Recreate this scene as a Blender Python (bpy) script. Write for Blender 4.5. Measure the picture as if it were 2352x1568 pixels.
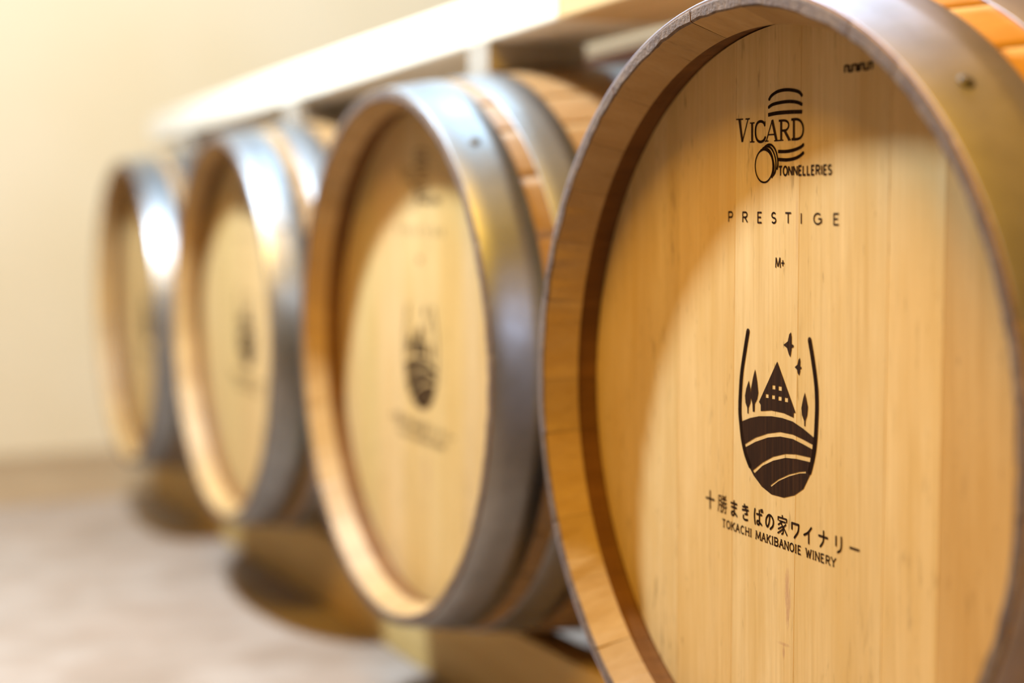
import bpy, bmesh, math, random
from mathutils import Vector, Matrix
from mathutils.geometry import tessellate_polygon

for o in list(bpy.data.objects):
    bpy.data.objects.remove(o, do_unlink=True)
scene = bpy.context.scene
col = scene.collection
rnd = random.Random(7)

# ------------------------------------------------------------------ camera
AXIS = 0.44                      # height of the barrel axes above the floor
cam_d = bpy.data.cameras.new('camera')
cam = bpy.data.objects.new('camera', cam_d)
col.objects.link(cam)
cam_r = Vector((0.42948117, 0.9029876, -0.01262235))
cam_u = Vector((-0.05157077, 0.03847768, 0.99792781))
cam_f = Vector((-0.90160212, 0.42794027, -0.0630932))
m = Matrix.Identity(4)
for i in range(3):
    m[i][0] = cam_r[i]; m[i][1] = cam_u[i]; m[i][2] = -cam_f[i]
m.translation = Vector((0.89981, -0.59026, 0.12288 + AXIS))
cam.matrix_world = m
cam_d.sensor_width = 36.0
cam_d.lens = 53.693
cam_d.clip_start = 0.02
cam_d.dof.use_dof = True
cam_d.dof.focus_distance = 1.10
cam_d.dof.aperture_fstop = 1.8
scene.camera = cam

# ------------------------------------------------------------------ light and exposure
scene.view_settings.view_transform = 'Standard'
scene.view_settings.look = 'None'
scene.view_settings.gamma = 1.0
scene.view_settings.exposure = 0.0
scene.view_settings.use_curve_mapping = False

world = bpy.data.worlds.new('world')
scene.world = world
world.use_nodes = True
world.node_tree.nodes['Background'].inputs[0].default_value = (1.0, 0.86, 0.66, 1)
world.node_tree.nodes['Background'].inputs[1].default_value = 0.05

def lamp(name, loc, power, color, radius):
    d = bpy.data.lights.new(name, 'POINT')
    d.energy = power; d.color = color; d.shadow_soft_size = radius
    o = bpy.data.objects.new(name, d); col.objects.link(o)
    o.location = loc
    return o
lamp('cellar_lamp', (-1.10, -0.50, 1.32 + AXIS), 272, (0.77, 0.98, 1.22), 0.065)
lamp('warm_bulb', (0.66, -1.05, 2.2 + AXIS), 310, (1.0, 0.575, 0.055), 0.45)
pd = bpy.data.lights.new('ceiling_panel', 'AREA')
pd.shape = 'RECTANGLE'; pd.size = 1.6; pd.size_y = 0.9
pd.energy = 66; pd.color = (0.46, 0.73, 1.0)
panel = bpy.data.objects.new('ceiling_panel', pd); col.objects.link(panel)
panel.location = (-1.65, 1.0, 2.9)

# ------------------------------------------------------------------ helpers
def link(o, parent=None):
    col.objects.link(o)
    if parent is not None:
        o.parent = parent
    return o

def new_obj(name, bm, mats, parent=None, smooth=False):
    me = bpy.data.meshes.new(name)
    bm.normal_update()
    bm.to_mesh(me); bm.free()
    for mt in (mats if isinstance(mats, (list, tuple)) else [mats]):
        me.materials.append(mt)
    if smooth:
        for p in me.polygons: p.use_smooth = True
    return link(bpy.data.objects.new(name, me), parent)

def tag(o, label, cat, group=None, kind=None):
    o['label'] = label
    if cat: o['category'] = cat
    if group: o['group'] = group
    if kind: o['kind'] = kind
    return o

def structure(o, label):
    o['kind'] = 'structure'; o['label'] = label
    return o

def box_bm(x0, x1, y0, y1, z0, z1, bevel=0.0, seg=2):
    bm = bmesh.new()
    bmesh.ops.create_cube(bm, size=1.0)
    for v in bm.verts:
        v.co = Vector((x0 + (v.co.x + .5) * (x1 - x0), y0 + (v.co.y + .5) * (y1 - y0), z0 + (v.co.z + .5) * (z1 - z0)))
    if bevel:
        bmesh.ops.bevel(bm, geom=list(bm.edges), offset=bevel, segments=seg, affect='EDGES', profile=.6)
    return bm

# ------------------------------------------------------------------ materials
class NT:
    def __init__(self, name):
        self.m = bpy.data.materials.new(name)
        self.m.use_nodes = True
        self.t = self.m.node_tree
        self.b = self.t.nodes['Principled BSDF']
    def n(self, typ, **kw):
        nd = self.t.nodes.new(typ)
        for k, v in kw.items():
            if hasattr(nd, k): setattr(nd, k, v)
        return nd
    def l(self, a, b):
        self.t.links.new(a, b)
    def coords(self, scale, rot=(0, 0, 0), shift_by_object=True):
        tc = self.n('ShaderNodeTexCoord')
        mp = self.n('ShaderNodeMapping')
        mp.inputs['Scale'].default_value = scale
        mp.inputs['Rotation'].default_value = rot
        self.l(tc.outputs['Object'], mp.inputs['Vector'])
        if shift_by_object:
            oi = self.n('ShaderNodeObjectInfo')
            mul = self.n('ShaderNodeMath', operation='MULTIPLY'); mul.inputs[1].default_value = 37.0
            self.l(oi.outputs['Random'], mul.inputs[0])
            self.l(mul.outputs[0], mp.inputs['Location'])
        return mp.outputs['Vector']
    def noise(self, vec, scale=1.0, detail=4.0, rough=.55):
        nd = self.n('ShaderNodeTexNoise')
        nd.inputs['Scale'].default_value = scale
        nd.inputs['Detail'].default_value = detail
        nd.inputs['Roughness'].default_value = rough
        self.l(vec, nd.inputs['Vector'])
        return nd.outputs['Fac']
    def ramp(self, fac, stops):
        r = self.n('ShaderNodeValToRGB')
        e = r.color_ramp.elements
        e[0].position, e[1].position = stops[0][0], stops[-1][0]
        c = lambda v: (v, v, v, 1) if not isinstance(v, tuple) else (*v, 1)
        e[0].color, e[1].color = c(stops[0][1]), c(stops[-1][1])
        for p, v in stops[1:-1]:
            k = e.new(p); k.color = c(v)
        self.l(fac, r.inputs[0])
        return r.outputs[0]
    def mix(self, fac, a, b, mode='MIX'):
        x = self.n('ShaderNodeMix', data_type='RGBA', blend_type=mode)
        if isinstance(fac, float): x.inputs[0].default_value = fac
        else: self.l(fac, x.inputs[0])
        for sock, v in ((x.inputs[6], a), (x.inputs[7], b)):
            if isinstance(v, tuple): sock.default_value = (*v, 1)
            else: self.l(v, sock)
        return x.outputs[2]
    def bump(self, h, strength, dist):
        b = self.n('ShaderNodeBump')
        b.inputs['Strength'].default_value = strength
        b.inputs['Distance'].default_value = dist
        self.l(h, b.inputs['Height'])
        self.l(b.outputs[0], self.b.inputs['Normal'])
    def finish(self, color, rough, metallic=0.0, spec=None):
        if isinstance(color, tuple): self.b.inputs['Base Color'].default_value = (*color, 1)
        else: self.l(color, self.b.inputs['Base Color'])
        if isinstance(rough, float): self.b.inputs['Roughness'].default_value = rough
        else: self.l(rough, self.b.inputs['Roughness'])
        self.b.inputs['Metallic'].default_value = metallic
        if spec is not None: self.b.inputs['Specular IOR Level'].default_value = spec
        return self.m

def oak(name, pale, dark, axis, rough=.55, streak=.5, speck=.6, tint='Color', blotch=None, spec=.35):
    """Oak with its grain running along axis 1 (y) or 2 (z) of the object."""
    t = NT(name)
    def sc(across, along):
        return (across, along, across) if axis == 1 else (across, across, along)
    fine = t.noise(t.coords(sc(330, 9)), 1, 3, .6)
    mid = t.noise(t.coords(sc(55, 2.2)), 1, 4, .55)
    broad = t.noise(t.coords(sc(9, 1.6)), 1, 3, .5)
    a = t.mix(t.ramp(mid, [(.3, 0.0), (.72, 1.0)]), pale, dark)
    a = t.mix(streak, a, t.mix(t.ramp(fine, [(.25, .0), (.75, 1.0)]), tuple(c * 1.12 for c in pale), tuple(c * .80 for c in dark)))
    sp = t.noise(t.coords(sc(420, 55)), 1, 2, .5)
    spots = t.noise(t.coords(sc(28, 9)), 1, 3, .6)
    mask = t.mix(1.0, t.ramp(sp, [(.66, 0.0), (.74, 1.0)]), t.ramp(spots, [(.45, 0.0), (.65, 1.0)]), 'MULTIPLY')
    sm = t.n('ShaderNodeMath', operation='MULTIPLY'); sm.inputs[1].default_value = speck
    t.l(mask, sm.inputs[0])
    a = t.mix(sm.outputs[0], a, tuple(c * .22 for c in dark))
    flecks = t.noise(t.coords(sc(130, 24)), 1, 3, .6)
    patch = t.noise(t.coords(sc(13, 5)), 1, 3, .55)
    fm = t.mix(1.0, t.ramp(flecks, [(.58, 0.0), (.70, 1.0)]), t.ramp(patch, [(.46, 0.0), (.62, 1.0)]), 'MULTIPLY')
    fs = t.n('ShaderNodeMath', operation='MULTIPLY'); fs.inputs[1].default_value = speck * .7
    t.l(fm, fs.inputs[0])
    a = t.mix(fs.outputs[0], a, tuple(c * .42 for c in dark))
    mott = t.noise(t.coords(sc(30, 7)), 1, 4, .65)
    a = t.mix(t.ramp(mott, [(.42, 0.0), (.68, .45)]), a, tuple(c * k for c, k in zip(dark, (.97, .93, .72))))
    if blotch:
        a = t.mix(t.ramp(broad, [(.48, 0.0), (.72, .55)]), a, blotch)
    if tint:
        oi = t.n('ShaderNodeObjectInfo')
        a = t.mix(1.0, a, oi.outputs[tint], 'MULTIPLY')
    t.bump(fine, .25, .0006)
    return t.finish(a, rough, spec=spec), t, a

M = {}
M['head_oak'], T, A_ = oak('head_oak', (.69, .500, .240), (.55, .350, .120), 2, .52, .38, .9, blotch=(.55, .335, .095))
# wine stain under the lettering of the nearest head (object space, head plane)
def add_stain(T, color_socket):
    tc = T.n('ShaderNodeTexCoord'); sep = T.n('ShaderNodeSeparateXYZ')
    T.l(tc.outputs['Object'], sep.inputs[0])
    wob = T.noise(T.coords((190, 60, 70), shift_by_object=False), 1, 4, .65)
    def gauss(cx, cz, sx, sz, amp):
        ax = T.n('ShaderNodeMath', operation='MULTIPLY_ADD'); ax.inputs[1].default_value = 1 / sx; ax.inputs[2].default_value = -cx / sx
        az = T.n('ShaderNodeMath', operation='MULTIPLY_ADD'); az.inputs[1].default_value = 1 / sz; az.inputs[2].default_value = -cz / sz
        T.l(sep.outputs[0], ax.inputs[0]); T.l(sep.outputs[2], az.inputs[0])
        x2 = T.n('ShaderNodeMath', operation='MULTIPLY'); T.l(ax.outputs[0], x2.inputs[0]); T.l(ax.outputs[0], x2.inputs[1])
        z2 = T.n('ShaderNodeMath', operation='MULTIPLY'); T.l(az.outputs[0], z2.inputs[0]); T.l(az.outputs[0], z2.inputs[1])
        s = T.n('ShaderNodeMath', operation='ADD'); T.l(x2.outputs[0], s.inputs[0]); T.l(z2.outputs[0], s.inputs[1])
        w = T.n('ShaderNodeMath', operation='MULTIPLY_ADD'); w.inputs[1].default_value = 3.2; T.l(wob, w.inputs[0]); T.l(s.outputs[0], w.inputs[2])
        d = T.n('ShaderNodeMath', operation='DIVIDE'); d.inputs[1].default_value = 4.0
        T.l(w.outputs[0], d.inputs[0])
        r = T.ramp(d.outputs[0], [(0.12, amp), (.72, 0.0)])
        return r
    c = color_socket
    for g in ((.0065, -.131, .0034, .022, .85), (.0016, -.167, .0085, .0016, .75), (.0016, -.172, .0016, .006, .6), (.018, .130, .0014, .028, .40)):
        c = T.mix(gauss(*g), c, (.27, .085, .070))
    return c
T.l(add_stain(T, A_), T.b.inputs['Base Color'])
M['stave_oak'] = oak('stave_oak', (.52, .305, .115), (.40, .205, .060), 1, .45, .35, .45, blotch=(.46, .24, .065), spec=.45)[0]
M['chime_oak'] = oak('chime_oak', (.54, .355, .155), (.42, .250, .085), 1, .55, .25, .5, blotch=(.35, .195, .062), tint='Alpha')[0]
M['croze_oak'] = oak('croze_oak', (.23, .100, .024), (.13, .050, .011), 1, .55, .25, .4, tint='Alpha')[0]
t = NT('weathered_end_grain')
n1 = t.noise(t.coords((260, 260, 260)), 1, 4, .65)
n2 = t.noise(t.coords((40, 40, 40)), 1, 3, .6)
c = t.mix(t.ramp(n1, [(.3, 0.0), (.7, 1.0)]), (.22, .150, .100), (.08, .054, .038))
c = t.mix(t.ramp(n2, [(.4, 0.0), (.68, .7)]), c, (.075, .045, .038))
t.bump(n1, .8, .0015)
M['end_grain'] = t.finish(c, .8)
t = NT('galvanised_steel')
n1 = t.noise(t.coords((22, 22, 22)), 1, 4, .6)
n2 = t.noise(t.coords((160, 30, 160)), 1, 3, .6)
c = t.mix(t.ramp(n1, [(.3, 0.0), (.7, 1.0)]), (.33, .33, .33), (.25, .25, .25))
c = t.mix(t.ramp(n2, [(.55, 0.0), (.75, .35)]), c, (.33, .32, .30))
M['hoop'] = t.finish(c, t.ramp(n1, [(.3, .38), (.7, .50)]), metallic=.96)
t = NT('dull_galvanised_steel')
n1 = t.noise(t.coords((26, 26, 26)), 1, 4, .6)
n2 = t.noise(t.coords((140, 40, 140)), 1, 3, .6)
c = t.mix(t.ramp(n1, [(.3, 0.0), (.7, 1.0)]), (.46, .420, .47), (.37, .335, .37))
c = t.mix(t.ramp(n2, [(.55, 0.0), (.75, .3)]), c, (.36, .33, .28))
M['dull_hoop'] = t.finish(c, .52, metallic=.72)
t = NT('rivet_steel')
M['rivet'] = t.finish(t.mix(t.ramp(t.noise(t.coords((300, 300, 300))), [(.3, 0.0), (.7, 1.0)]), (.20, .17, .14), (.09, .075, .06)), .5, metallic=.7)
t = NT('scorched_print')
g = t.noise(t.coords((420, 100, 10), shift_by_object=False), 1, 3, .6)
M['print'] = t.finish(t.mix(t.ramp(g, [(.45, 0.0), (.75, .8)]), (.022, .0085, .0022), (.060, .023, .006)), .7, spec=.08)
M['pale_timber'] = oak('pale_timber', (.86, .80, .68), (.78, .69, .54), 1, .6, .3, .15, tint=False)[0]
def timber(name, pale, dark, spec=.3):
    t = NT(name)
    a = t.noise(t.coords((2.0, 60, 60)), 1, 4, .55)
    b = t.noise(t.coords((6.0, 260, 260)), 1, 3, .6)
    c = t.mix(t.ramp(a, [(.3, 0.0), (.7, 1.0)]), pale, dark)
    c = t.mix(.35, c, t.mix(t.ramp(b, [(.3, 0.0), (.7, 1.0)]), pale, tuple(v * .75 for v in dark)))
    t.bump(b, .3, .001)
    return t.finish(c, .70, spec=spec)
M['lit_beam'] = timber('lit_beam_timber', (.84, .77, .63), (.74, .64, .48))  # paler than the tan stretch: strong lamplight put into the beam's colour
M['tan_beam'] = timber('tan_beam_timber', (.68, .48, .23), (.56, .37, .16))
M['block'] = timber('grey_block_timber', (.38, .33, .26), (.30, .25, .19))
M['dark_beam'] = timber('dark_beam_timber', (.050, .017, .007), (.030, .010, .004), .06)
M['rail'] = timber('rail_timber', (.66, .45, .165), (.54, .33, .095))
t = NT('cream_plaster')
n1 = t.noise(t.coords((1.1, 1.1, 1.1), shift_by_object=False), 1, 4, .55)
n2 = t.noise(t.coords((35, 35, 35), shift_by_object=False), 1, 3, .6)
c = t.mix(t.ramp(n1, [(.3, 0.0), (.7, 1.0)]), (.66, .530, .355), (.62, .475, .285))
t.bump(n2, .2, .003)
M['plaster'] = t.finish(c, .85, spec=.2)
t = NT('worn_concrete')
n1 = t.noise(t.coords((2.2, 2.2, 2.2), shift_by_object=False), 1, 5, .6)
n2 = t.noise(t.coords((11, 7, 9), shift_by_object=False), 1, 4, .6)
n3 = t.noise(t.coords((90, 90, 90), shift_by_object=False), 1, 3, .6)
c = t.mix(t.ramp(n1, [(.32, 0.0), (.68, 1.0)]), (.325, .243, .185), (.240, .174, .124))
c = t.mix(t.ramp(n2, [(.42, 0.0), (.70, .6)]), c, (.40, .33, .272))
t.bump(n3, .3, .002)
M['concrete'] = t.finish(c, .6, spec=.35)
t = NT('brown_floor')
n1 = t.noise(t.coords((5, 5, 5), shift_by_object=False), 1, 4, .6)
M['brown_strip'] = t.finish(t.mix(t.ramp(n1, [(.35, 0.0), (.65, 1.0)]), (.36, .235, .125), (.30, .185, .092)), .7, spec=.3)  # browner strip of floor beside the far wall
t = NT('dark_ceiling')
M['ceiling'] = t.finish((.15, .118, .078), .9)  # unseen ceiling, made dark to lower the bounced light
M['bounce_wall'] = timber('brown_bounce_wall', (.14, .062, .018), (.10, .042, .011))  # unseen walls, browned so their bounce stays warm and dim

# ------------------------------------------------------------------ the room
X0, X1, Y0, Y1, ZC = -3.45, 7.0, -6.0, 3.0, 3.0
structure(new_obj('floor', box_bm(X0 - .1, X1 + .1, Y0 - .1, Y1 + .1, -.1, 0), M['concrete']), 'worn beige concrete floor')
structure(new_obj('wall_left', box_bm(X0 - .1, X0, Y0 - .1, Y1 + .1, 0, ZC), M['plaster']), 'cream plaster wall at the far end of the barrel row')
structure(new_obj('wall_right', box_bm(X1, X1 + .1, Y0 - .1, Y1 + .1, 0, ZC), M['bounce_wall']), 'unseen brown wall behind the camera, coloured for warm bounce light')
structure(new_obj('wall_front', box_bm(X0, X1, Y0 - .1, Y0, 0, ZC), M['bounce_wall']), 'unseen brown wall facing the barrel heads, coloured for warm bounce light')
structure(new_obj('ceiling', box_bm(X0 - .1, X1 + .1, Y0 - .1, Y1 + .1, ZC, ZC + .1), M['ceiling']), 'unseen cellar ceiling, darkened to cut bounced light')
structure(new_obj('floor_strip_1', box_bm(X0, -2.60, Y0, Y1, 0.0, .004), M['brown_strip']), 'brownish strip along the foot of the far wall')
structure(new_obj('wall_back', box_bm(X0, X1, Y1, Y1 + .1, 0, ZC), M['plaster']), 'cream plaster wall behind the barrels')

# ------------------------------------------------------------------ barrels
LEN, RB, RE = 0.95, 0.337, 0.2915
def r_out(y):
    return RB - (RB - RE) * ((y - LEN / 2) / (LEN / 2)) ** 2

HEAD_Y = 0.050
N_STAVE = 31
STAVE_ANG = []
w = [rnd.uniform(.75, 1.25) for _ in range(N_STAVE)]
tot = sum(w); a_ = 0
for x in w:
    STAVE_ANG.append((a_, a_ + x / tot * 2 * math.pi)); a_ += x / tot * 2 * math.pi

def stave_profile(jit):
    front = [(0.0004, RE - .0006, 2), (0.0, RE - .0016, 2), (0.0, RE - .0080 + jit, 0), (.0015, RE - .0094 + jit * .6, 0),
             (.0290, .2722, 1), (.0305, .2760, 1), (.0440, .2778, 1), (.0740, .2778, 1)]
    out = []
    n = 16
    for i in range(n + 1):
        y = LEN * (1 - i / n)
        if i == n: y = .0012
        if i == 0: y = LEN - .0012
        out.append((y, r_out(y), 3))
    prof = out + front
    inner = [(.10, r_out(.10) - .027), (LEN / 2, RB - .027), (LEN - .10, r_out(.10) - .027)]
    prof += [(y, r, 1) for y, r in inner]
    prof += [(LEN - .0740, .2778, 1), (LEN - .0305, .2760, 1), (LEN - .029, .2722, 0), (LEN - .0015, RE - .0094, 0), (LEN, RE - .008, 2), (LEN, RE - .0016, 2)]
    return prof     # third entry: material of the face that starts here
SUB = 6
def stave_mesh(i, a0, a1):
    bm = bmesh.new()
    gap = .00016 / .30
    a0 += gap; a1 -= gap
    rows = []
    dr = rnd.uniform(-.0006, .0006)
    base = stave_profile(0)
    for k in range(SUB + 1):
        a = a0 + (a1 - a0) * k / SUB
        prof = stave_profile(rnd.uniform(-.0011, .0011))
        row = []
        for j, (y, r, mt) in enumerate(prof):
            row.append(bm.verts.new((r * math.sin(a), y + (dr if j in range(17, 20) else 0), r * math.cos(a))))
        rows.append(row)
    K = len(base)
    slot = {3: 0, 0: 1, 1: 2, 2: 3}
    for k in range(SUB):
        for j in range(K):
            jn = (j + 1) % K
            f = bm.faces.new((rows[k][j], rows[k + 1][j], rows[k + 1][jn], rows[k][jn]))
            m0 = base[j][2]; y0, r0 = base[j][:2]; y1, r1 = base[jn][:2]
            if j < 16: s = 0
            elif abs(y0 - y1) < .003 and (y0 < .003 or y0 > LEN - .003): s = 3
            elif (y0 <= .0295 and y1 <= .0295) or (y0 > LEN - .0295 and y1 > LEN - .0295): s = 1
            else: s = 2
            f.material_index = s
            f.smooth = j < 16
    bm.faces.new(list(reversed(rows[0]))).material_index = 2
    bm.faces.new(rows[-1]).material_index = 2
    bmesh.ops.recalc_face_normals(bm, faces=bm.faces)
    me = bpy.data.meshes.new('stave')
    bm.to_mesh(me); bm.free()
    for k in ('stave_oak', 'chime_oak', 'croze_oak', 'end_grain'):
        me.materials.append(M[k])
    return me
STAVES = [stave_mesh(i, *a) for i, a in enumerate(STAVE_ANG)]

def hoop_mesh(y0, y1, mat, th=.0022):
    bm = bmesh.new()
    N = 160
    ny = 3
    prof = [(y0 + (y1 - y0) * k / ny) for k in range(ny + 1)]
    ring = []
    for y in prof: ring.append((y, r_out(y) + th))
    ring.insert(0, (y0 + .0004, r_out(y0) + th * .4)); ring[1] = (y0, r_out(y0) + th * .8)
    ring.insert(2, (y0 + .0008, r_out(y0) + th))
    full = [(y0 + .0004, r_out(y0) + .0001)] + ring + [(y1, r_out(y1) + .0001)]
    vs = [[bm.verts.new((r * math.sin(2 * math.pi * k / N), y, r * math.cos(2 * math.pi * k / N))) for (y, r) in full] for k in range(N)]
    for k in range(N):
        for j in range(len(full)):
            jn = (j + 1) % len(full)
            f = bm.faces.new((vs[k][j], vs[(k + 1) % N][j], vs[(k + 1) % N][jn], vs[k][jn]))
            f.smooth = True
    bmesh.ops.recalc_face_normals(bm, faces=bm.faces)
    me = bpy.data.meshes.new('hoop'); bm.to_mesh(me); bm.free()
    me.materials.append(mat)
    return me

def rivet_mesh():
    bm = bmesh.new()
    rings = [(.0055, 0), (.0052, .0012), (.0038, .0021), (.0016, .0026)]
    vs = []
    for r, h in rings:
        vs.append([bm.verts.new((r * math.cos(2 * math.pi * k / 14), r * math.sin(2 * math.pi * k / 14), h)) for k in range(14)])
    for a in range(len(rings) - 1):
        for k in range(14):
            bm.faces.new((vs[a][k], vs[a][(k + 1) % 14], vs[a + 1][(k + 1) % 14], vs[a + 1][k])).smooth = True
    bm.faces.new(vs[-1]); bm.faces.new(list(reversed(vs[0])))
    me = bpy.data.meshes.new('rivet'); bm.to_mesh(me); bm.free()
    me.materials.append(M['rivet'])
    return me
RIVET = rivet_mesh()

TILT = math.radians(1.35)
SEAMS = [-.215, -.140, -.062, .0175, .1135, .1665, .228]
R_HEAD = .2765
def board_mesh(x0, x1, y_front, sign):
    """One heading board: a slice of the disc between two seams, 20 mm thick."""
    g = .00006
    x0 = max(x0 + g, -R_HEAD); x1 = min(x1 - g, R_HEAD)
    pts = []
    n = 14
    a0 = math.acos(max(-1, min(1, x0 / R_HEAD))); a1 = math.acos(max(-1, min(1, x1 / R_HEAD)))
    up = [(R_HEAD * math.cos(a0 + (a1 - a0) * k / n), R_HEAD * math.sin(a0 + (a1 - a0) * k / n)) for k in range(n + 1)]
    pts = up + [(x, -z) for x, z in reversed(up)]
    clean = []
    for q in pts:
        if not clean or (abs(q[0] - clean[-1][0]) + abs(q[1] - clean[-1][1])) > 1e-5: clean.append(q)
    if abs(clean[0][0] - clean[-1][0]) + abs(clean[0][1] - clean[-1][1]) < 1e-5: clean.pop()
    bm = bmesh.new()
    ct, st = math.cos(TILT), math.sin(TILT)
    rot = lambda x, z: (x * ct + z * st, z * ct - x * st)
    fr = [bm.verts.new((rot(x, z)[0], y_front, rot(x, z)[1])) for x, z in clean]
    bk = [bm.verts.new((rot(x, z)[0], y_front + sign * .020, rot(x, z)[1])) for x, z in clean]
    f = bm.faces.new(fr)
    bm.faces.new(list(reversed(bk)))
    for k in range(len(fr)):
        bm.faces.new((fr[k], bk[k], bk[(k + 1) % len(fr)], fr[(k + 1) % len(fr)]))
    bmesh.ops.recalc_face_normals(bm, faces=bm.faces)
    bmesh.ops.bevel(bm, geom=list(f.edges), offset=.00022, segments=1, affect='EDGES')
    me = bpy.data.meshes.new('head_board'); bm.to_mesh(me); bm.free()
    me.materials.append(M['head_oak'])
    return me
edges = [-1] + SEAMS + [1]
BOARDS_F = [board_mesh(edges[k], edges[k + 1], HEAD_Y, 1) for k in range(len(edges) - 1)]
BOARDS_B = [board_mesh(edges[k], edges[k + 1], LEN - HEAD_Y, -1) for k in range(len(edges) - 1)]

# ---- marks on the heads: measured outlines (x, z on the head, metres)
EMBLEM_FILLS = [
    [(-0.0511, -0.0106), (-0.0399, -0.007), (-0.0285, -0.0046), (-0.0128, -0.0031), (0.0003, -0.0031), (0.0131, -0.0044), (0.0256, -0.0082), (0.0383, -0.0133), (0.0408, -0.0157), (0.0395, -0.0258), (0.0343, -0.0383), (0.0256, -0.0507), (0.0151, -0.0566), (0.0023, -0.0602), (-0.013, -0.06), (-0.0253, -0.0559), (-0.0355, -0.0493), (-0.0424, -0.0423), (-0.0482, -0.0337), (-0.0521, -0.0221)],
    [(-0.0055, 0.0371), (-0.0284, 0.006), (-0.0262, 0.004), (-0.0262, -0.0005), (-0.0128, 0.0012), (0.0024, 0.0007), (0.0142, -0.0015), (0.0142, 0.002), (0.0165, 0.0022)],
    [(-0.0414, 0.0207), (-0.0449, 0.0145), (-0.0465, 0.0091), (-0.0459, 0.0038), (-0.0436, 0.0003), (-0.0433, -0.0039), (-0.042, -0.0038), (-0.0417, 0.0005), (-0.0394, 0.0044), (-0.0384, 0.0097), (-0.0393, 0.0149)],
    [(-0.0333, 0.0296), (-0.0361, 0.0231), (-0.0386, 0.015), (-0.0389, 0.0084), (-0.0369, 0.0038), (-0.0364, -0.0019), (-0.0341, -0.0017), (-0.0337, 0.0041), (-0.0307, 0.0078), (-0.0293, 0.0125), (-0.0306, 0.0209), (-0.032, 0.026)],
    [(0.0273, 0.0175), (0.0252, 0.0126), (0.0232, 0.0061), (0.024, 0.0012), (0.0265, -0.0026), (0.0267, -0.0063), (0.0279, -0.0062), (0.0281, -0.0024), (0.0302, 0.0018), (0.031, 0.0075), (0.029, 0.0135)],
    [(0.0111, 0.0589), (0.009, 0.0573), (0.0073, 0.0522), (0.0021, 0.0494), (0.0064, 0.0474), (0.0085, 0.043), (0.0104, 0.0411), (0.0115, 0.0452), (0.0119, 0.0478), (0.0142, 0.0484), (0.0142, 0.0499), (0.0119, 0.0505), (0.0119, 0.0556)],
    [(0.0215, 0.0414), (0.0199, 0.0399), (0.0188, 0.0365), (0.0155, 0.0344), (0.0182, 0.0328), (0.019, 0.0304), (0.0207, 0.0287), (0.0219, 0.0316), (0.0219, 0.0333), (0.0234, 0.0339), (0.0234, 0.0349), (0.0219, 0.0356), (0.0222, 0.0391)],
]
EMBLEM_HOLES = [
    [(-0.0467, -0.0271), (-0.0331, -0.0208), (-0.0173, -0.016), (-0.0019, -0.0133), (0.0131, -0.0135), (0.0256, -0.0158), (0.0363, -0.0182), (0.0359, -0.0215), (0.0256, -0.0192), (0.0131, -0.0168), (-0.0019, -0.0167), (-0.0173, -0.0191), (-0.0331, -0.024), (-0.046, -0.0294)],
    [(-0.0364, -0.0455), (-0.0241, -0.0381), (-0.0107, -0.0322), (0.0045, -0.0283), (0.0173, -0.0272), (0.0339, -0.0275), (0.0334, -0.0308), (0.0173, -0.0305), (0.0045, -0.0313), (-0.0107, -0.0352), (-0.0241, -0.0406), (-0.0341, -0.0473)],
    [(-0.0143, -0.0536), (-0.0042, -0.0478), (0.0088, -0.0425), (0.0214, -0.0391), (0.0285, -0.0379), (0.0285, -0.0393), (0.0214, -0.0403), (0.0088, -0.044), (-0.0042, -0.0492), (-0.0128, -0.0544)],
]
HOUSE_HOLES = [
    [(-0.0116, 0.0197), (-0.0079, 0.0197), (-0.0079, 0.0167), (-0.0117, 0.0166)],
    [(-0.004, 0.0195), (-0.0001, 0.0195), (-0.0001, 0.0163), (-0.004, 0.0163)],
    [(-0.0199, 0.0126), (-0.0163, 0.0126), (-0.0163, 0.0098), (-0.0199, 0.0097)],
    [(-0.0121, 0.0125), (-0.0084, 0.0125), (-0.0084, 0.0096), (-0.0121, 0.0095)],
    [(-0.0042, 0.0122), (-0.0003, 0.0123), (-0.0003, 0.0092), (-0.0042, 0.0091)],
    [(0.0035, 0.012), (0.0074, 0.0119), (0.0074, 0.0088), (0.0035, 0.0088)],
]
EMBLEM_STROKES = [
    ([(-0.0423, 0.0571), (-0.0461, 0.0435), (-0.0506, 0.026), (-0.0526, 0.0099), (-0.0532, -0.0035), (-0.052, -0.0127), (-0.0497, -0.0245), (-0.0456, -0.0347), (-0.0401, -0.0426)], 0.0036),
    ([(0.0329, 0.0544), (0.0369, 0.0395), (0.0402, 0.0237), (0.0412, 0.0102), (0.0406, -0.0022), (0.0395, -0.0146), (0.0371, -0.0261), (0.0328, -0.0378)], 0.0036),
]
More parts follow.
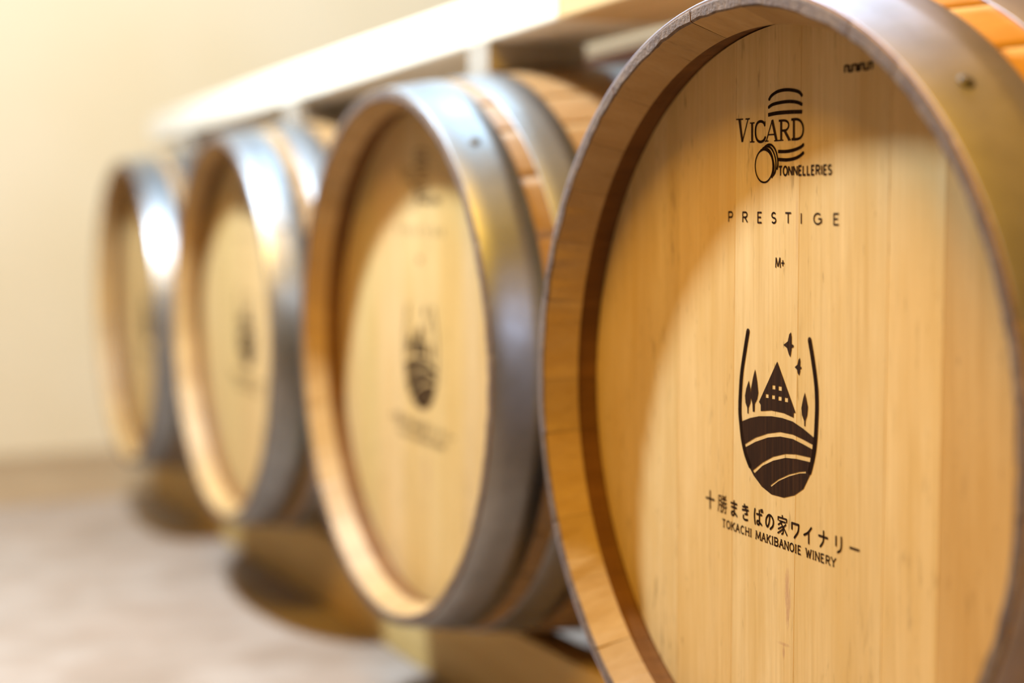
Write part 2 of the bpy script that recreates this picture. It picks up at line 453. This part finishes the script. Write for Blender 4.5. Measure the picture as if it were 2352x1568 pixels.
COOPER_STROKES = [
    ([(-0.015, 0.224), (-0.0121, 0.2266), (-0.0049, 0.2288), (0.0044, 0.2292), (0.0136, 0.2281), (0.0208, 0.2261), (0.0244, 0.2232)], 0.0021),
    ([(-0.0158, 0.2186), (-0.0106, 0.2203), (-0.0012, 0.2209), (0.0099, 0.2206), (0.019, 0.2192), (0.0244, 0.2172)], 0.0021),
    ([(-0.0162, 0.2134), (-0.005, 0.2138), (0.0099, 0.2133), (0.0244, 0.2123)], 0.0024),
    ([(-0.0041, 0.1867), (0.0062, 0.1861), (0.0153, 0.1867), (0.0226, 0.1881), (0.0262, 0.1898)], 0.0021),
    ([(-0.0041, 0.1811), (0.0061, 0.1802), (0.0153, 0.1806), (0.0217, 0.1821), (0.0262, 0.1842)], 0.0021),
    ([(-0.0104, 0.1768), (-0.0109, 0.1804), (-0.0124, 0.1837), (-0.0148, 0.1864), (-0.0179, 0.1882), (-0.0213, 0.189), (-0.0247, 0.1887), (-0.0278, 0.1872), (-0.0303, 0.1847), (-0.0319, 0.1815), (-0.0325, 0.1779), (-0.0319, 0.1742), (-0.0304, 0.1709), (-0.0279, 0.1681), (-0.0248, 0.1663), (-0.0214, 0.1656), (-0.018, 0.166), (-0.0149, 0.1676), (-0.0125, 0.17), (-0.0109, 0.1732), (-0.0104, 0.1768)], 0.0011),
    ([(-0.0258, 0.1884), (-0.0219, 0.1895), (-0.0168, 0.189), (-0.0126, 0.1858), (-0.0102, 0.1808), (-0.0092, 0.1764), (-0.01, 0.172), (-0.0119, 0.1685)], 0.0016),
    ([(-0.0232, 0.1898), (-0.0188, 0.1911), (-0.0142, 0.1904), (-0.01, 0.187), (-0.0073, 0.1818), (-0.0068, 0.1768), (-0.0077, 0.1724), (-0.0104, 0.1698)], 0.0014),
    ([(-0.0203, 0.191), (-0.0161, 0.1923), (-0.0115, 0.1915), (-0.0073, 0.1879), (-0.0049, 0.1827), (-0.0043, 0.1778), (-0.0055, 0.174)], 0.0014),
    ([(-0.057, 0.2134), (-0.0479, 0.2129)], 0.0009),
    ([(-0.0527, 0.2131), (-0.0488, 0.1964)], 0.0024),
    ([(-0.0488, 0.1964), (-0.0416, 0.2124)], 0.0011),
    ([(-0.0447, 0.2127), (-0.0391, 0.2125)], 0.0009),
    ([(-0.0363, 0.2091), (-0.0363, 0.1956)], 0.0022),
    ([(-0.0391, 0.2094), (-0.0331, 0.2091)], 0.0008),
    ([(-0.0391, 0.1957), (-0.0332, 0.1954)], 0.0008),
    ([(-0.0203, 0.2061), (-0.0218, 0.2084), (-0.0257, 0.2096), (-0.0296, 0.2086), (-0.0318, 0.205), (-0.0318, 0.2), (-0.0294, 0.1962), (-0.0255, 0.1949), (-0.0218, 0.1957), (-0.0195, 0.198)], 0.0017),
    ([(-0.02, 0.2092), (-0.0201, 0.2058)], 0.0009),
    ([(-0.0112, 0.2094), (-0.0184, 0.1951)], 0.001),
    ([(-0.0112, 0.2094), (-0.006, 0.1945)], 0.0024),
    ([(-0.016, 0.1993), (-0.0077, 0.199)], 0.0009),
    ([(-0.0203, 0.195), (-0.0157, 0.1948)], 0.0008),
    ([(-0.0088, 0.1945), (-0.0028, 0.1944)], 0.0008),
    ([(-0.0003, 0.208), (-0.0003, 0.1943)], 0.0022),
    ([(-0.0031, 0.2082), (0.0044, 0.2078), (0.0081, 0.2059), (0.0084, 0.2032), (0.0055, 0.2011), (-0.0001, 0.2011)], 0.0014),
    ([(0.0036, 0.201), (0.0095, 0.1939)], 0.0022),
    ([(-0.0031, 0.1944), (0.0025, 0.1942)], 0.0008),
    ([(0.008, 0.194), (0.0113, 0.1939)], 0.0008),
    ([(0.0148, 0.2076), (0.0148, 0.1942)], 0.0022),
    ([(0.0117, 0.2079), (0.019, 0.2075), (0.0235, 0.2052), (0.0257, 0.2008), (0.0244, 0.1961), (0.0199, 0.194), (0.0121, 0.1942)], 0.0016),
]

class Print:
    """Collects flat printed shapes lying on the head."""
    def __init__(self, y): self.bm = bmesh.new(); self.y = y
    def poly(self, pts):
        try: self.bm.faces.new([self.bm.verts.new((x, self.y, z)) for x, z in pts])
        except ValueError: pass
    def fill(self, outer, holes=()):
        loops = [[Vector((x, z, 0)) for x, z in lp] for lp in [outer] + list(holes)]
        flat = [v for lp in loops for v in lp]
        vs = [self.bm.verts.new((v.x, self.y, v.y)) for v in flat]
        for tri in tessellate_polygon(loops):
            try: self.bm.faces.new([vs[i] for i in tri])
            except ValueError: pass
    def stroke(self, pts, w):
        h = w / 2
        for (xa, za), (xb, zb) in zip(pts, pts[1:]):
            L = math.hypot(xb - xa, zb - za)
            if L < 1e-7: continue
            nx, nz = -(zb - za) / L * h, (xb - xa) / L * h
            self.poly([(xa + nx, za + nz), (xa - nx, za - nz), (xb - nx, zb - nz), (xb + nx, zb + nz)])
        for x, z in pts[1:-1]:
            self.poly([(x + h * math.cos(k * math.pi / 4), z + h * math.sin(k * math.pi / 4)) for k in range(8)])
    def round_stroke(self, pts, w):
        self.stroke(pts, w)
        for x, z in (pts[0], pts[-1]):
            self.poly([(x + w / 2 * math.cos(k * math.pi / 4), z + w / 2 * math.sin(k * math.pi / 4)) for k in range(8)])
    def mesh(self, name):
        for f in self.bm.faces:
            f.normal_update()
            if f.normal.y > 0: f.normal_flip()
        me = bpy.data.meshes.new(name); self.bm.to_mesh(me); self.bm.free()
        me.materials.append(M['print'])
        return me

def smooth(pts, n=5):
    out = []
    P = [pts[0]] + list(pts) + [pts[-1]]
    for i in range(1, len(P) - 2):
        for k in range(n):
            t = k / n
            q = []
            for c in (0, 1):
                p0, p1, p2, p3 = P[i - 1][c], P[i][c], P[i + 1][c], P[i + 2][c]
                q.append(.5 * ((2 * p1) + (p2 - p0) * t + (2 * p0 - 5 * p1 + 4 * p2 - p3) * t * t + (3 * p1 - p0 - 3 * p2 + p3) * t ** 3))
            out.append(tuple(q))
    out.append(pts[-1])
    return out

def arc(cx, cy, rx, ry, a0, a1, n=12):
    return [(cx + rx * math.cos(math.radians(a0 + (a1 - a0) * k / n)), cy + ry * math.sin(math.radians(a0 + (a1 - a0) * k / n))) for k in range(n + 1)]
LETTER = {   # strokes in a 0..1 box
    'A': [[(0, 0), (.5, 1)], [(.5, 1), (1, 0)], [(.2, .36), (.8, .36)]],
    'B': [[(.08, 0), (.08, 1)], [(.08, 1), (.6, 1)] + arc(.6, .76, .3, .24, 90, -90) + [(.08, .52)], [(.6, .52)] + arc(.6, .26, .36, .26, 90, -90) + [(.08, 0)]],
    'C': [arc(.55, .5, .5, .5, 45, 315)],
    'E': [[(.95, 1), (.1, 1), (.1, 0), (.95, 0)], [(.1, .52), (.8, .52)]],
    'G': [arc(.55, .5, .5, .5, 48, 360) , [(1.05, .5), (.62, .5)], [(1.02, .5), (1.02, .1)]],
    'H': [[(.05, 0), (.05, 1)], [(.95, 0), (.95, 1)], [(.05, .52), (.95, .52)]],
    'I': [[(.5, 0), (.5, 1)]],
    'K': [[(.08, 0), (.08, 1)], [(.92, 1), (.1, .42)], [(.36, .60), (.98, 0)]],
    'L': [[(.1, 1), (.1, 0), (.92, 0)]],
    'M': [[(0, 0), (.08, 1)], [(.08, 1), (.5, .1)], [(.5, .1), (.92, 1)], [(.92, 1), (1, 0)]],
    'N': [[(.05, 0), (.05, 1)], [(.05, 1), (.95, 0)], [(.95, 0), (.95, 1)]],
    'O': [arc(.5, .5, .5, .5, 0, 360, 20)],
    'P': [[(.1, 0), (.1, 1), (.6, 1)] + arc(.6, .74, .34, .26, 90, -90) + [(.1, .48)]],
    'R': [[(.1, 0), (.1, 1), (.6, 1)] + arc(.6, .75, .32, .25, 90, -90) + [(.1, .50)], [(.45, .50), (.98, 0)]],
    'S': [arc(.5, .75, .40, .25, 30, 270) + arc(.5, .25, .43, .25, 90, -150)],
    'T': [[(.5, 0), (.5, 1)], [(0, 1), (1, 1)]],
    'V': [[(0, 1), (.5, 0), (1, 1)]],
    'W': [[(0, 1), (.26, 0)], [(.26, 0), (.5, .9)], [(.5, .9), (.74, 0)], [(.74, 0), (1, 1)]],
    'Y': [[(0, 1), (.5, .48)], [(1, 1), (.5, .48)], [(.5, .48), (.5, 0)]],
    '+': [[(.5, .15), (.5, .75)], [(.1, .45), (.9, .45)]],
}
WIDE = {'I': .32, 'M': 1.25, 'W': 1.3, 'E': .8, 'L': .75, 'S': .85, 'P': .85, 'T': .9, ' ': .55, '+': .7}
def write(pr, text, xa, za, xb, zb, height, lw, gap=.35, serif=0.0, fixed=None):
    """Letters along the line (xa,za)-(xb,zb); fixed: explicit left x of each letter."""
    ws = [WIDE.get(ch, 1.0) for ch in text]
    unit = (xb - xa) / (sum(ws) + gap * (len(text) - 1))
    slope = (zb - za) / (xb - xa)
    x = xa
    for i, ch in enumerate(text):
        wd = ws[i] * unit
        if fixed: x = fixed[i][0]; wd = fixed[i][1]
        f = lambda p: (x + p[0] * wd, za + slope * (x + p[0] * wd - xa) + p[1] * height)
        for s in LETTER.get(ch, []):
            pr.stroke([f(p) for p in s], lw)
            if serif and ch not in 'COGS':
                for e in (s[0], s[-1]):
                    if e[1] in (0, 1) and len(s) <= 3 and not (s[0][1] == s[-1][1]):
                        q = f(e); sl = serif * height
                        pr.stroke([(q[0] - sl, q[1] - slope * sl), (q[0] + sl, q[1] + slope * sl)], lw * .75)
        x += wd + gap * unit
KANJI = [   # twelve characters, strokes in a 0..1 box
    [[(.5, .98), (.5, .02)], [(.05, .55), (.95, .55)]],
    [[(.12, .92), (.12, .4), (.04, .05)], [(.12, .92), (.38, .92), (.38, .08), (.30, .05)], [(.12, .66), (.38, .66)], [(.12, .42), (.38, .42)],
     [(.54, .97), (.60, .84)], [(.90, .98), (.82, .84)], [(.48, .77), (.97, .77)], [(.44, .59), (1.0, .59)], [(.72, .95), (.68, .6), (.46, .38)],
     [(.76, .58), (1.0, .38)], [(.52, .34), (.91, .34), (.87, .04), (.76, .06)], [(.70, .48), (.66, .25), (.47, .02)]],
    [[(.18, .82), (.85, .82)], [(.22, .58), (.80, .58)], smooth([(.52, .98), (.54, .24), (.42, .08), (.24, .10), (.22, .24), (.40, .31), (.62, .25), (.86, .08)])],
    [[(.2, .82), (.76, .88)], [(.16, .62), (.84, .68)], [(.40, .98), (.74, .42)], [(.74, .42), (.46, .40)], smooth([(.28, .30), (.26, .14), (.45, .05), (.76, .08)])],
    [smooth([(.12, .95), (.06, .5), (.14, .05)]), [(.32, .68), (.88, .70)], smooth([(.62, .94), (.62, .2), (.50, .06), (.36, .12), (.38, .26), (.55, .27), (.88, .10)]), [(.80, 1.0), (.85, .88)], [(.94, 1.03), (1.0, .90)]],
    [smooth([(.52, .82), (.44, .4), (.26, .14), (.10, .30), (.14, .62), (.40, .86), (.70, .84), (.92, .60), (.86, .28), (.58, .06)])],
    [[(.5, 1.0), (.5, .88)], [(.08, .72), (.08, .87), (.92, .87), (.92, .72)], [(.22, .69), (.80, .69)], [(.5, .69), (.10, .48)], smooth([(.38, .58), (.56, .40), (.58, .14), (.44, .04)]),
     [(.52, .44), (.10, .26)], [(.56, .30), (.06, .04)], [(.84, .58), (.60, .42)], [(.60, .42), (.96, .06)]],
    [smooth([(.14, .52), (.14, .70), (.14, .86)]), [(.14, .86), (.86, .86)], smooth([(.86, .86), (.78, .45), (.40, .04)])],
    [smooth([(.85, .95), (.50, .62), (.10, .42)]), [(.58, .68), (.58, .02)]],
    [[(.08, .64), (.94, .64)], smooth([(.55, .96), (.52, .40), (.22, .04)])],
    [[(.24, .88), (.24, .38)], smooth([(.76, .92), (.76, .45), (.66, .18), (.40, .02)])],
    [[(.08, .50), (.92, .50)]],
]
KANJI_C = [(-.0945, -.0758), (-.0777, -.0767), (-.0618, -.0779), (-.0465, -.0785), (-.0297, -.0795), (-.0154, -.0802), (.0004, -.0806), (.0160, -.0815), (.0308, -.0823), (.0481, -.0826), (.0654, -.0830), (.0825, -.0834)]
YP = HEAD_Y - .00022
def marks():
    out = []
    pr = Print(YP)
    for s, wd in COOPER_STROKES: pr.stroke(smooth(s) if len(s) > 3 else s, wd * 1.12)
    write(pr, 'TONNELLERIES', -.0032, .1697, .0575, .1677, .0062, .00140, .30)
    out.append(pr.mesh('cooper_logo'))
    pr = Print(YP)
    PX = [(-.0679, .0062), (-.0493, .0068), (-.0299, .0056), (-.0124, .0058), (.0045, .0068), (.0212, .0040), (.0372, .0088), (.0593, .0062)]
    write(pr, 'PRESTIGE', -.0679, .1382, .0655, .1336, .0073, .00125, fixed=PX)
    out.append(pr.mesh('grade_lettering'))
    pr = Print(YP)
    write(pr, 'M+', -.0072, .1043, .0032, .1043, .0072, .0011, fixed=[(-.0072, .0056), (-.0008, .0044)])
    out.append(pr.mesh('toast_mark'))
    pr = Print(YP)
    pr.fill(EMBLEM_FILLS[0], EMBLEM_HOLES)
    pr.fill(EMBLEM_FILLS[1], HOUSE_HOLES)
    for fl in EMBLEM_FILLS[2:]: pr.fill(fl)
    for s, wd in EMBLEM_STROKES: pr.round_stroke(smooth(s), wd * 1.22)
    out.append(pr.mesh('glass_emblem'))
    pr = Print(YP)
    for k, (g, (cx, cz)) in enumerate(zip(KANJI, KANJI_C)):
        hh = .0140 if k in (0, 1, 6) else .0122
        ww = .0122 if k in (0, 1, 6) else .0112
        lw = .00100 if k == 1 else (.00130 if k == 6 else .00165)
        for s in g:
            pr.round_stroke([(cx + (x - .5) * ww, cz + (z - .5) * hh - .04 * (x - .5) * ww) for x, z in s], lw)
    write(pr, 'TOKACHI MAKIBANOIE WINERY', -.0775, -.0940, .0620, -.0994, .0057, .00110, .36, serif=.14)
    out.append(pr.mesh('winery_lettering'))
    pr = Print(YP)     # small blurred stamp near the rim: dark dabs, not legible in the photograph
    for k, (dx, wd) in enumerate(((0, .0036), (.0046, .0030), (.0082, .0038), (.0130, .0022), (.0160, .0036), (.0204, .0040), (.0250, .0034))):
        x = .0716 + dx; z = .2338 - .025 * dx
        pr.stroke([(x, z + .0003), (x, z + .0050)], .0017)
        pr.stroke([(x + wd, z + .0003), (x + wd, z + .0050)], .0017)
        pr.stroke([(x, z + (.0006 if k % 2 else .0047)), (x + wd, z + (.0006 if k % 2 else .0047))], .0015)
    out.append(pr.mesh('rim_stamp'))
    return out
MARKS = marks()

HOOPS_NEAR = [(.0014, .0670), (.1015, .1500), (.290, .335)]
HOOPS_FAR = [(.0014, .0580), (.0780, .1260), (.290, .335)]
def hoops(sets, mat):
    out = []
    for a, b in sets:
        out.append(hoop_mesh(a, b, mat)); out.append(hoop_mesh(LEN - b, LEN - a, mat))
    return out
HM = {'near': hoops(HOOPS_NEAR, M['dull_hoop']), 'far': hoops(HOOPS_FAR, M['hoop'])}

def barrel(x, dz, label, roll, hset, rivet_ang, tone_seed, stamp, tone):
    root = link(bpy.data.objects.new('oak_barrel', None))
    root.empty_display_size = .2
    root.location = (x, 0, AXIS + dz)
    tag(root, label, 'barrel', 'oak wine barrels lying in a row')
    rr = random.Random(tone_seed)
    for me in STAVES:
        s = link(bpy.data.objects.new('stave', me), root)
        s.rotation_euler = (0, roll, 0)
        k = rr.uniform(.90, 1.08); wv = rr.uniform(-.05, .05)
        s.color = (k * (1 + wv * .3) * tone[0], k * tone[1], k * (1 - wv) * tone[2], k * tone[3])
    tones = [(1, 1, 1), (.98, .98, .97), (1.02, 1.0, .97), (1.015, 1.015, 1.02), (1.0, 1.0, 1.0), (1.02, 1.0, .96), (.82, .72, .57), (.78, .68, .54)]
    for ms in (BOARDS_F, BOARDS_B):
        for k, me in enumerate(ms):
            b = link(bpy.data.objects.new('head_board', me), root)
            c = tones[k]
            if tone_seed != 1:
                q = rr.uniform(.86, .97); c = (q, q * rr.uniform(.97, 1.02), q * rr.uniform(.92, 1.04))
            b.color = (*c, 1)
    for k, me in enumerate(HM[hset]):
        h = link(bpy.data.objects.new('hoop', me), root)
        a, b = (HOOPS_NEAR if hset == 'near' else HOOPS_FAR)[k // 2]
        ang = math.radians(rivet_ang if k == 0 else rr.uniform(90, 330))
        yr = (a + b) / 2 if k % 2 == 0 else LEN - (a + b) / 2
        if k == 0: yr = .030
        rv = link(bpy.data.objects.new('rivet', RIVET), h)
        nrm = Vector((math.sin(ang), 0, math.cos(ang)))
        rv.matrix_local = Matrix.Translation(nrm * (r_out(yr) + .0020) + Vector((0, yr, 0))) @ nrm.to_track_quat('Z', 'Y').to_matrix().to_4x4()
    for me in MARKS:
        if me.name.startswith('rim_stamp') and not stamp: continue
        link(bpy.data.objects.new(me.name.split('.')[0], me), root)
    return root

BX = [0.0, -.6824, -1.3969, -2.1079]
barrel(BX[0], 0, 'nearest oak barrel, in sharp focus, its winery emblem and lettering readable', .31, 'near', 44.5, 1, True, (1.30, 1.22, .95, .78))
barrel(BX[1], 0, 'second oak barrel from the camera, slightly blurred, under the end of the pale lit beam', 1.13, 'far', 41.0, 2, False, (.62, .67, .85, .88))
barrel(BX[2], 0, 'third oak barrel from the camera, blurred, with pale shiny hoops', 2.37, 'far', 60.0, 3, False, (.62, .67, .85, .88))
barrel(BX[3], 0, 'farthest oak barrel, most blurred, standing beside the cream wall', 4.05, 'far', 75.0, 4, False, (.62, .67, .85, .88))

# ------------------------------------------------------------------ timber rack
RAIL_TOP = AXIS - r_out(.200) - .0024 + .0006
def beam(name, x0, x1, y0, y1, z0, z1, mat, label, cat, group=None, bev=.003):
    o = new_obj(name, box_bm(x0, x1, y0, y1, z0, z1, bev), mat)
    return tag(o, label, cat, group)
beam('rack_rail', -2.62, -1.392, .155, .200, 0, RAIL_TOP, M['rail'], 'tan timber rail on the floor under the two farthest barrels', 'rail', 'floor rails of the rack')
beam('rack_rail', -1.388, .42, .155, .200, 0, RAIL_TOP, M['rail'], 'tan timber rail on the floor under the two nearest barrels', 'rail', 'floor rails of the rack')
beam('rack_rail', -2.62, .42, LEN - .200, LEN - .155, 0, RAIL_TOP, M['rail'], 'rear timber rail under the back ends of the barrels', 'rail', 'floor rails of the rack')
BEAM_Z = AXIS + .3515
beam('top_beam', -2.42, -.703, .130, .256, BEAM_Z, BEAM_Z + .053, M['lit_beam'], 'long timber beam painted pale for lamplight, lying across the tops of the far barrels', 'beam', 'timber beams on top of the barrels')
beam('top_beam', -.700, -.500, .130, .256, BEAM_Z, BEAM_Z + .053, M['lit_beam'], 'short timber piece painted pale for lamplight, between the long pale beam and the tan beam', 'beam', 'timber beams on top of the barrels')
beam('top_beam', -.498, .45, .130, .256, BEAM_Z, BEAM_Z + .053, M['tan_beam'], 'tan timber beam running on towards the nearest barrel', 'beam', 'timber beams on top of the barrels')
beam('top_beam', -2.42, .45, .540, .640, BEAM_Z, BEAM_Z + .062, M['dark_beam'], 'dark brown timber beam behind the pale ones, across the barrel tops', 'beam', 'timber beams on top of the barrels')

def block(xc, y0, y1, x_half, barrel_x, label):
    """Spacer between a barrel top and the beam; its foot is hollowed to the barrel."""
    bm = bmesh.new()
    nx, ny = 6, 6
    grid = {}
    for i in range(nx + 1):
        for j in range(ny + 1):
            x = xc - x_half + 2 * x_half * i / nx; y = y0 + (y1 - y0) * j / ny
            r = r_out(y) + .0030
            z = math.sqrt(max(0, r * r - (x - barrel_x) ** 2))
            grid[i, j, 0] = bm.verts.new((x, y, AXIS + min(z, .3505)))
            grid[i, j, 1] = bm.verts.new((x, y, BEAM_Z))
    for i in range(nx):
        for j in range(ny):
            bm.faces.new((grid[i, j, 0], grid[i, j + 1, 0], grid[i + 1, j + 1, 0], grid[i + 1, j, 0]))
            bm.faces.new((grid[i, j, 1], grid[i + 1, j, 1], grid[i + 1, j + 1, 1], grid[i, j + 1, 1]))
    for i in range(nx):
        for j, fl in ((0, 0), (ny, 1)):
            q = [grid[i, j, 0], grid[i + 1, j, 0], grid[i + 1, j, 1], grid[i, j, 1]]
            bm.faces.new(q if not fl else q[::-1])
    for j in range(ny):
        for i, fl in ((0, 1), (nx, 0)):
            q = [grid[i, j, 0], grid[i, j + 1, 0], grid[i, j + 1, 1], grid[i, j, 1]]
            bm.faces.new(q if not fl else q[::-1])
    bmesh.ops.recalc_face_normals(bm, faces=bm.faces)
    o = new_obj('spacer_block', bm, M['block'])
    return tag(o, label, 'block', 'spacer blocks under the top beams')
names = ['nearest', 'second', 'third', 'farthest']
for k, bx in enumerate(BX):
    block(bx - .016, .130, .254, .028, bx, 'pale wooden spacer block on top of the %s barrel, under the front beam' % names[k])
    block(bx - .016, .542, .638, .028, bx, 'pale wooden spacer block on top of the %s barrel, under the dark rear beam' % names[k])
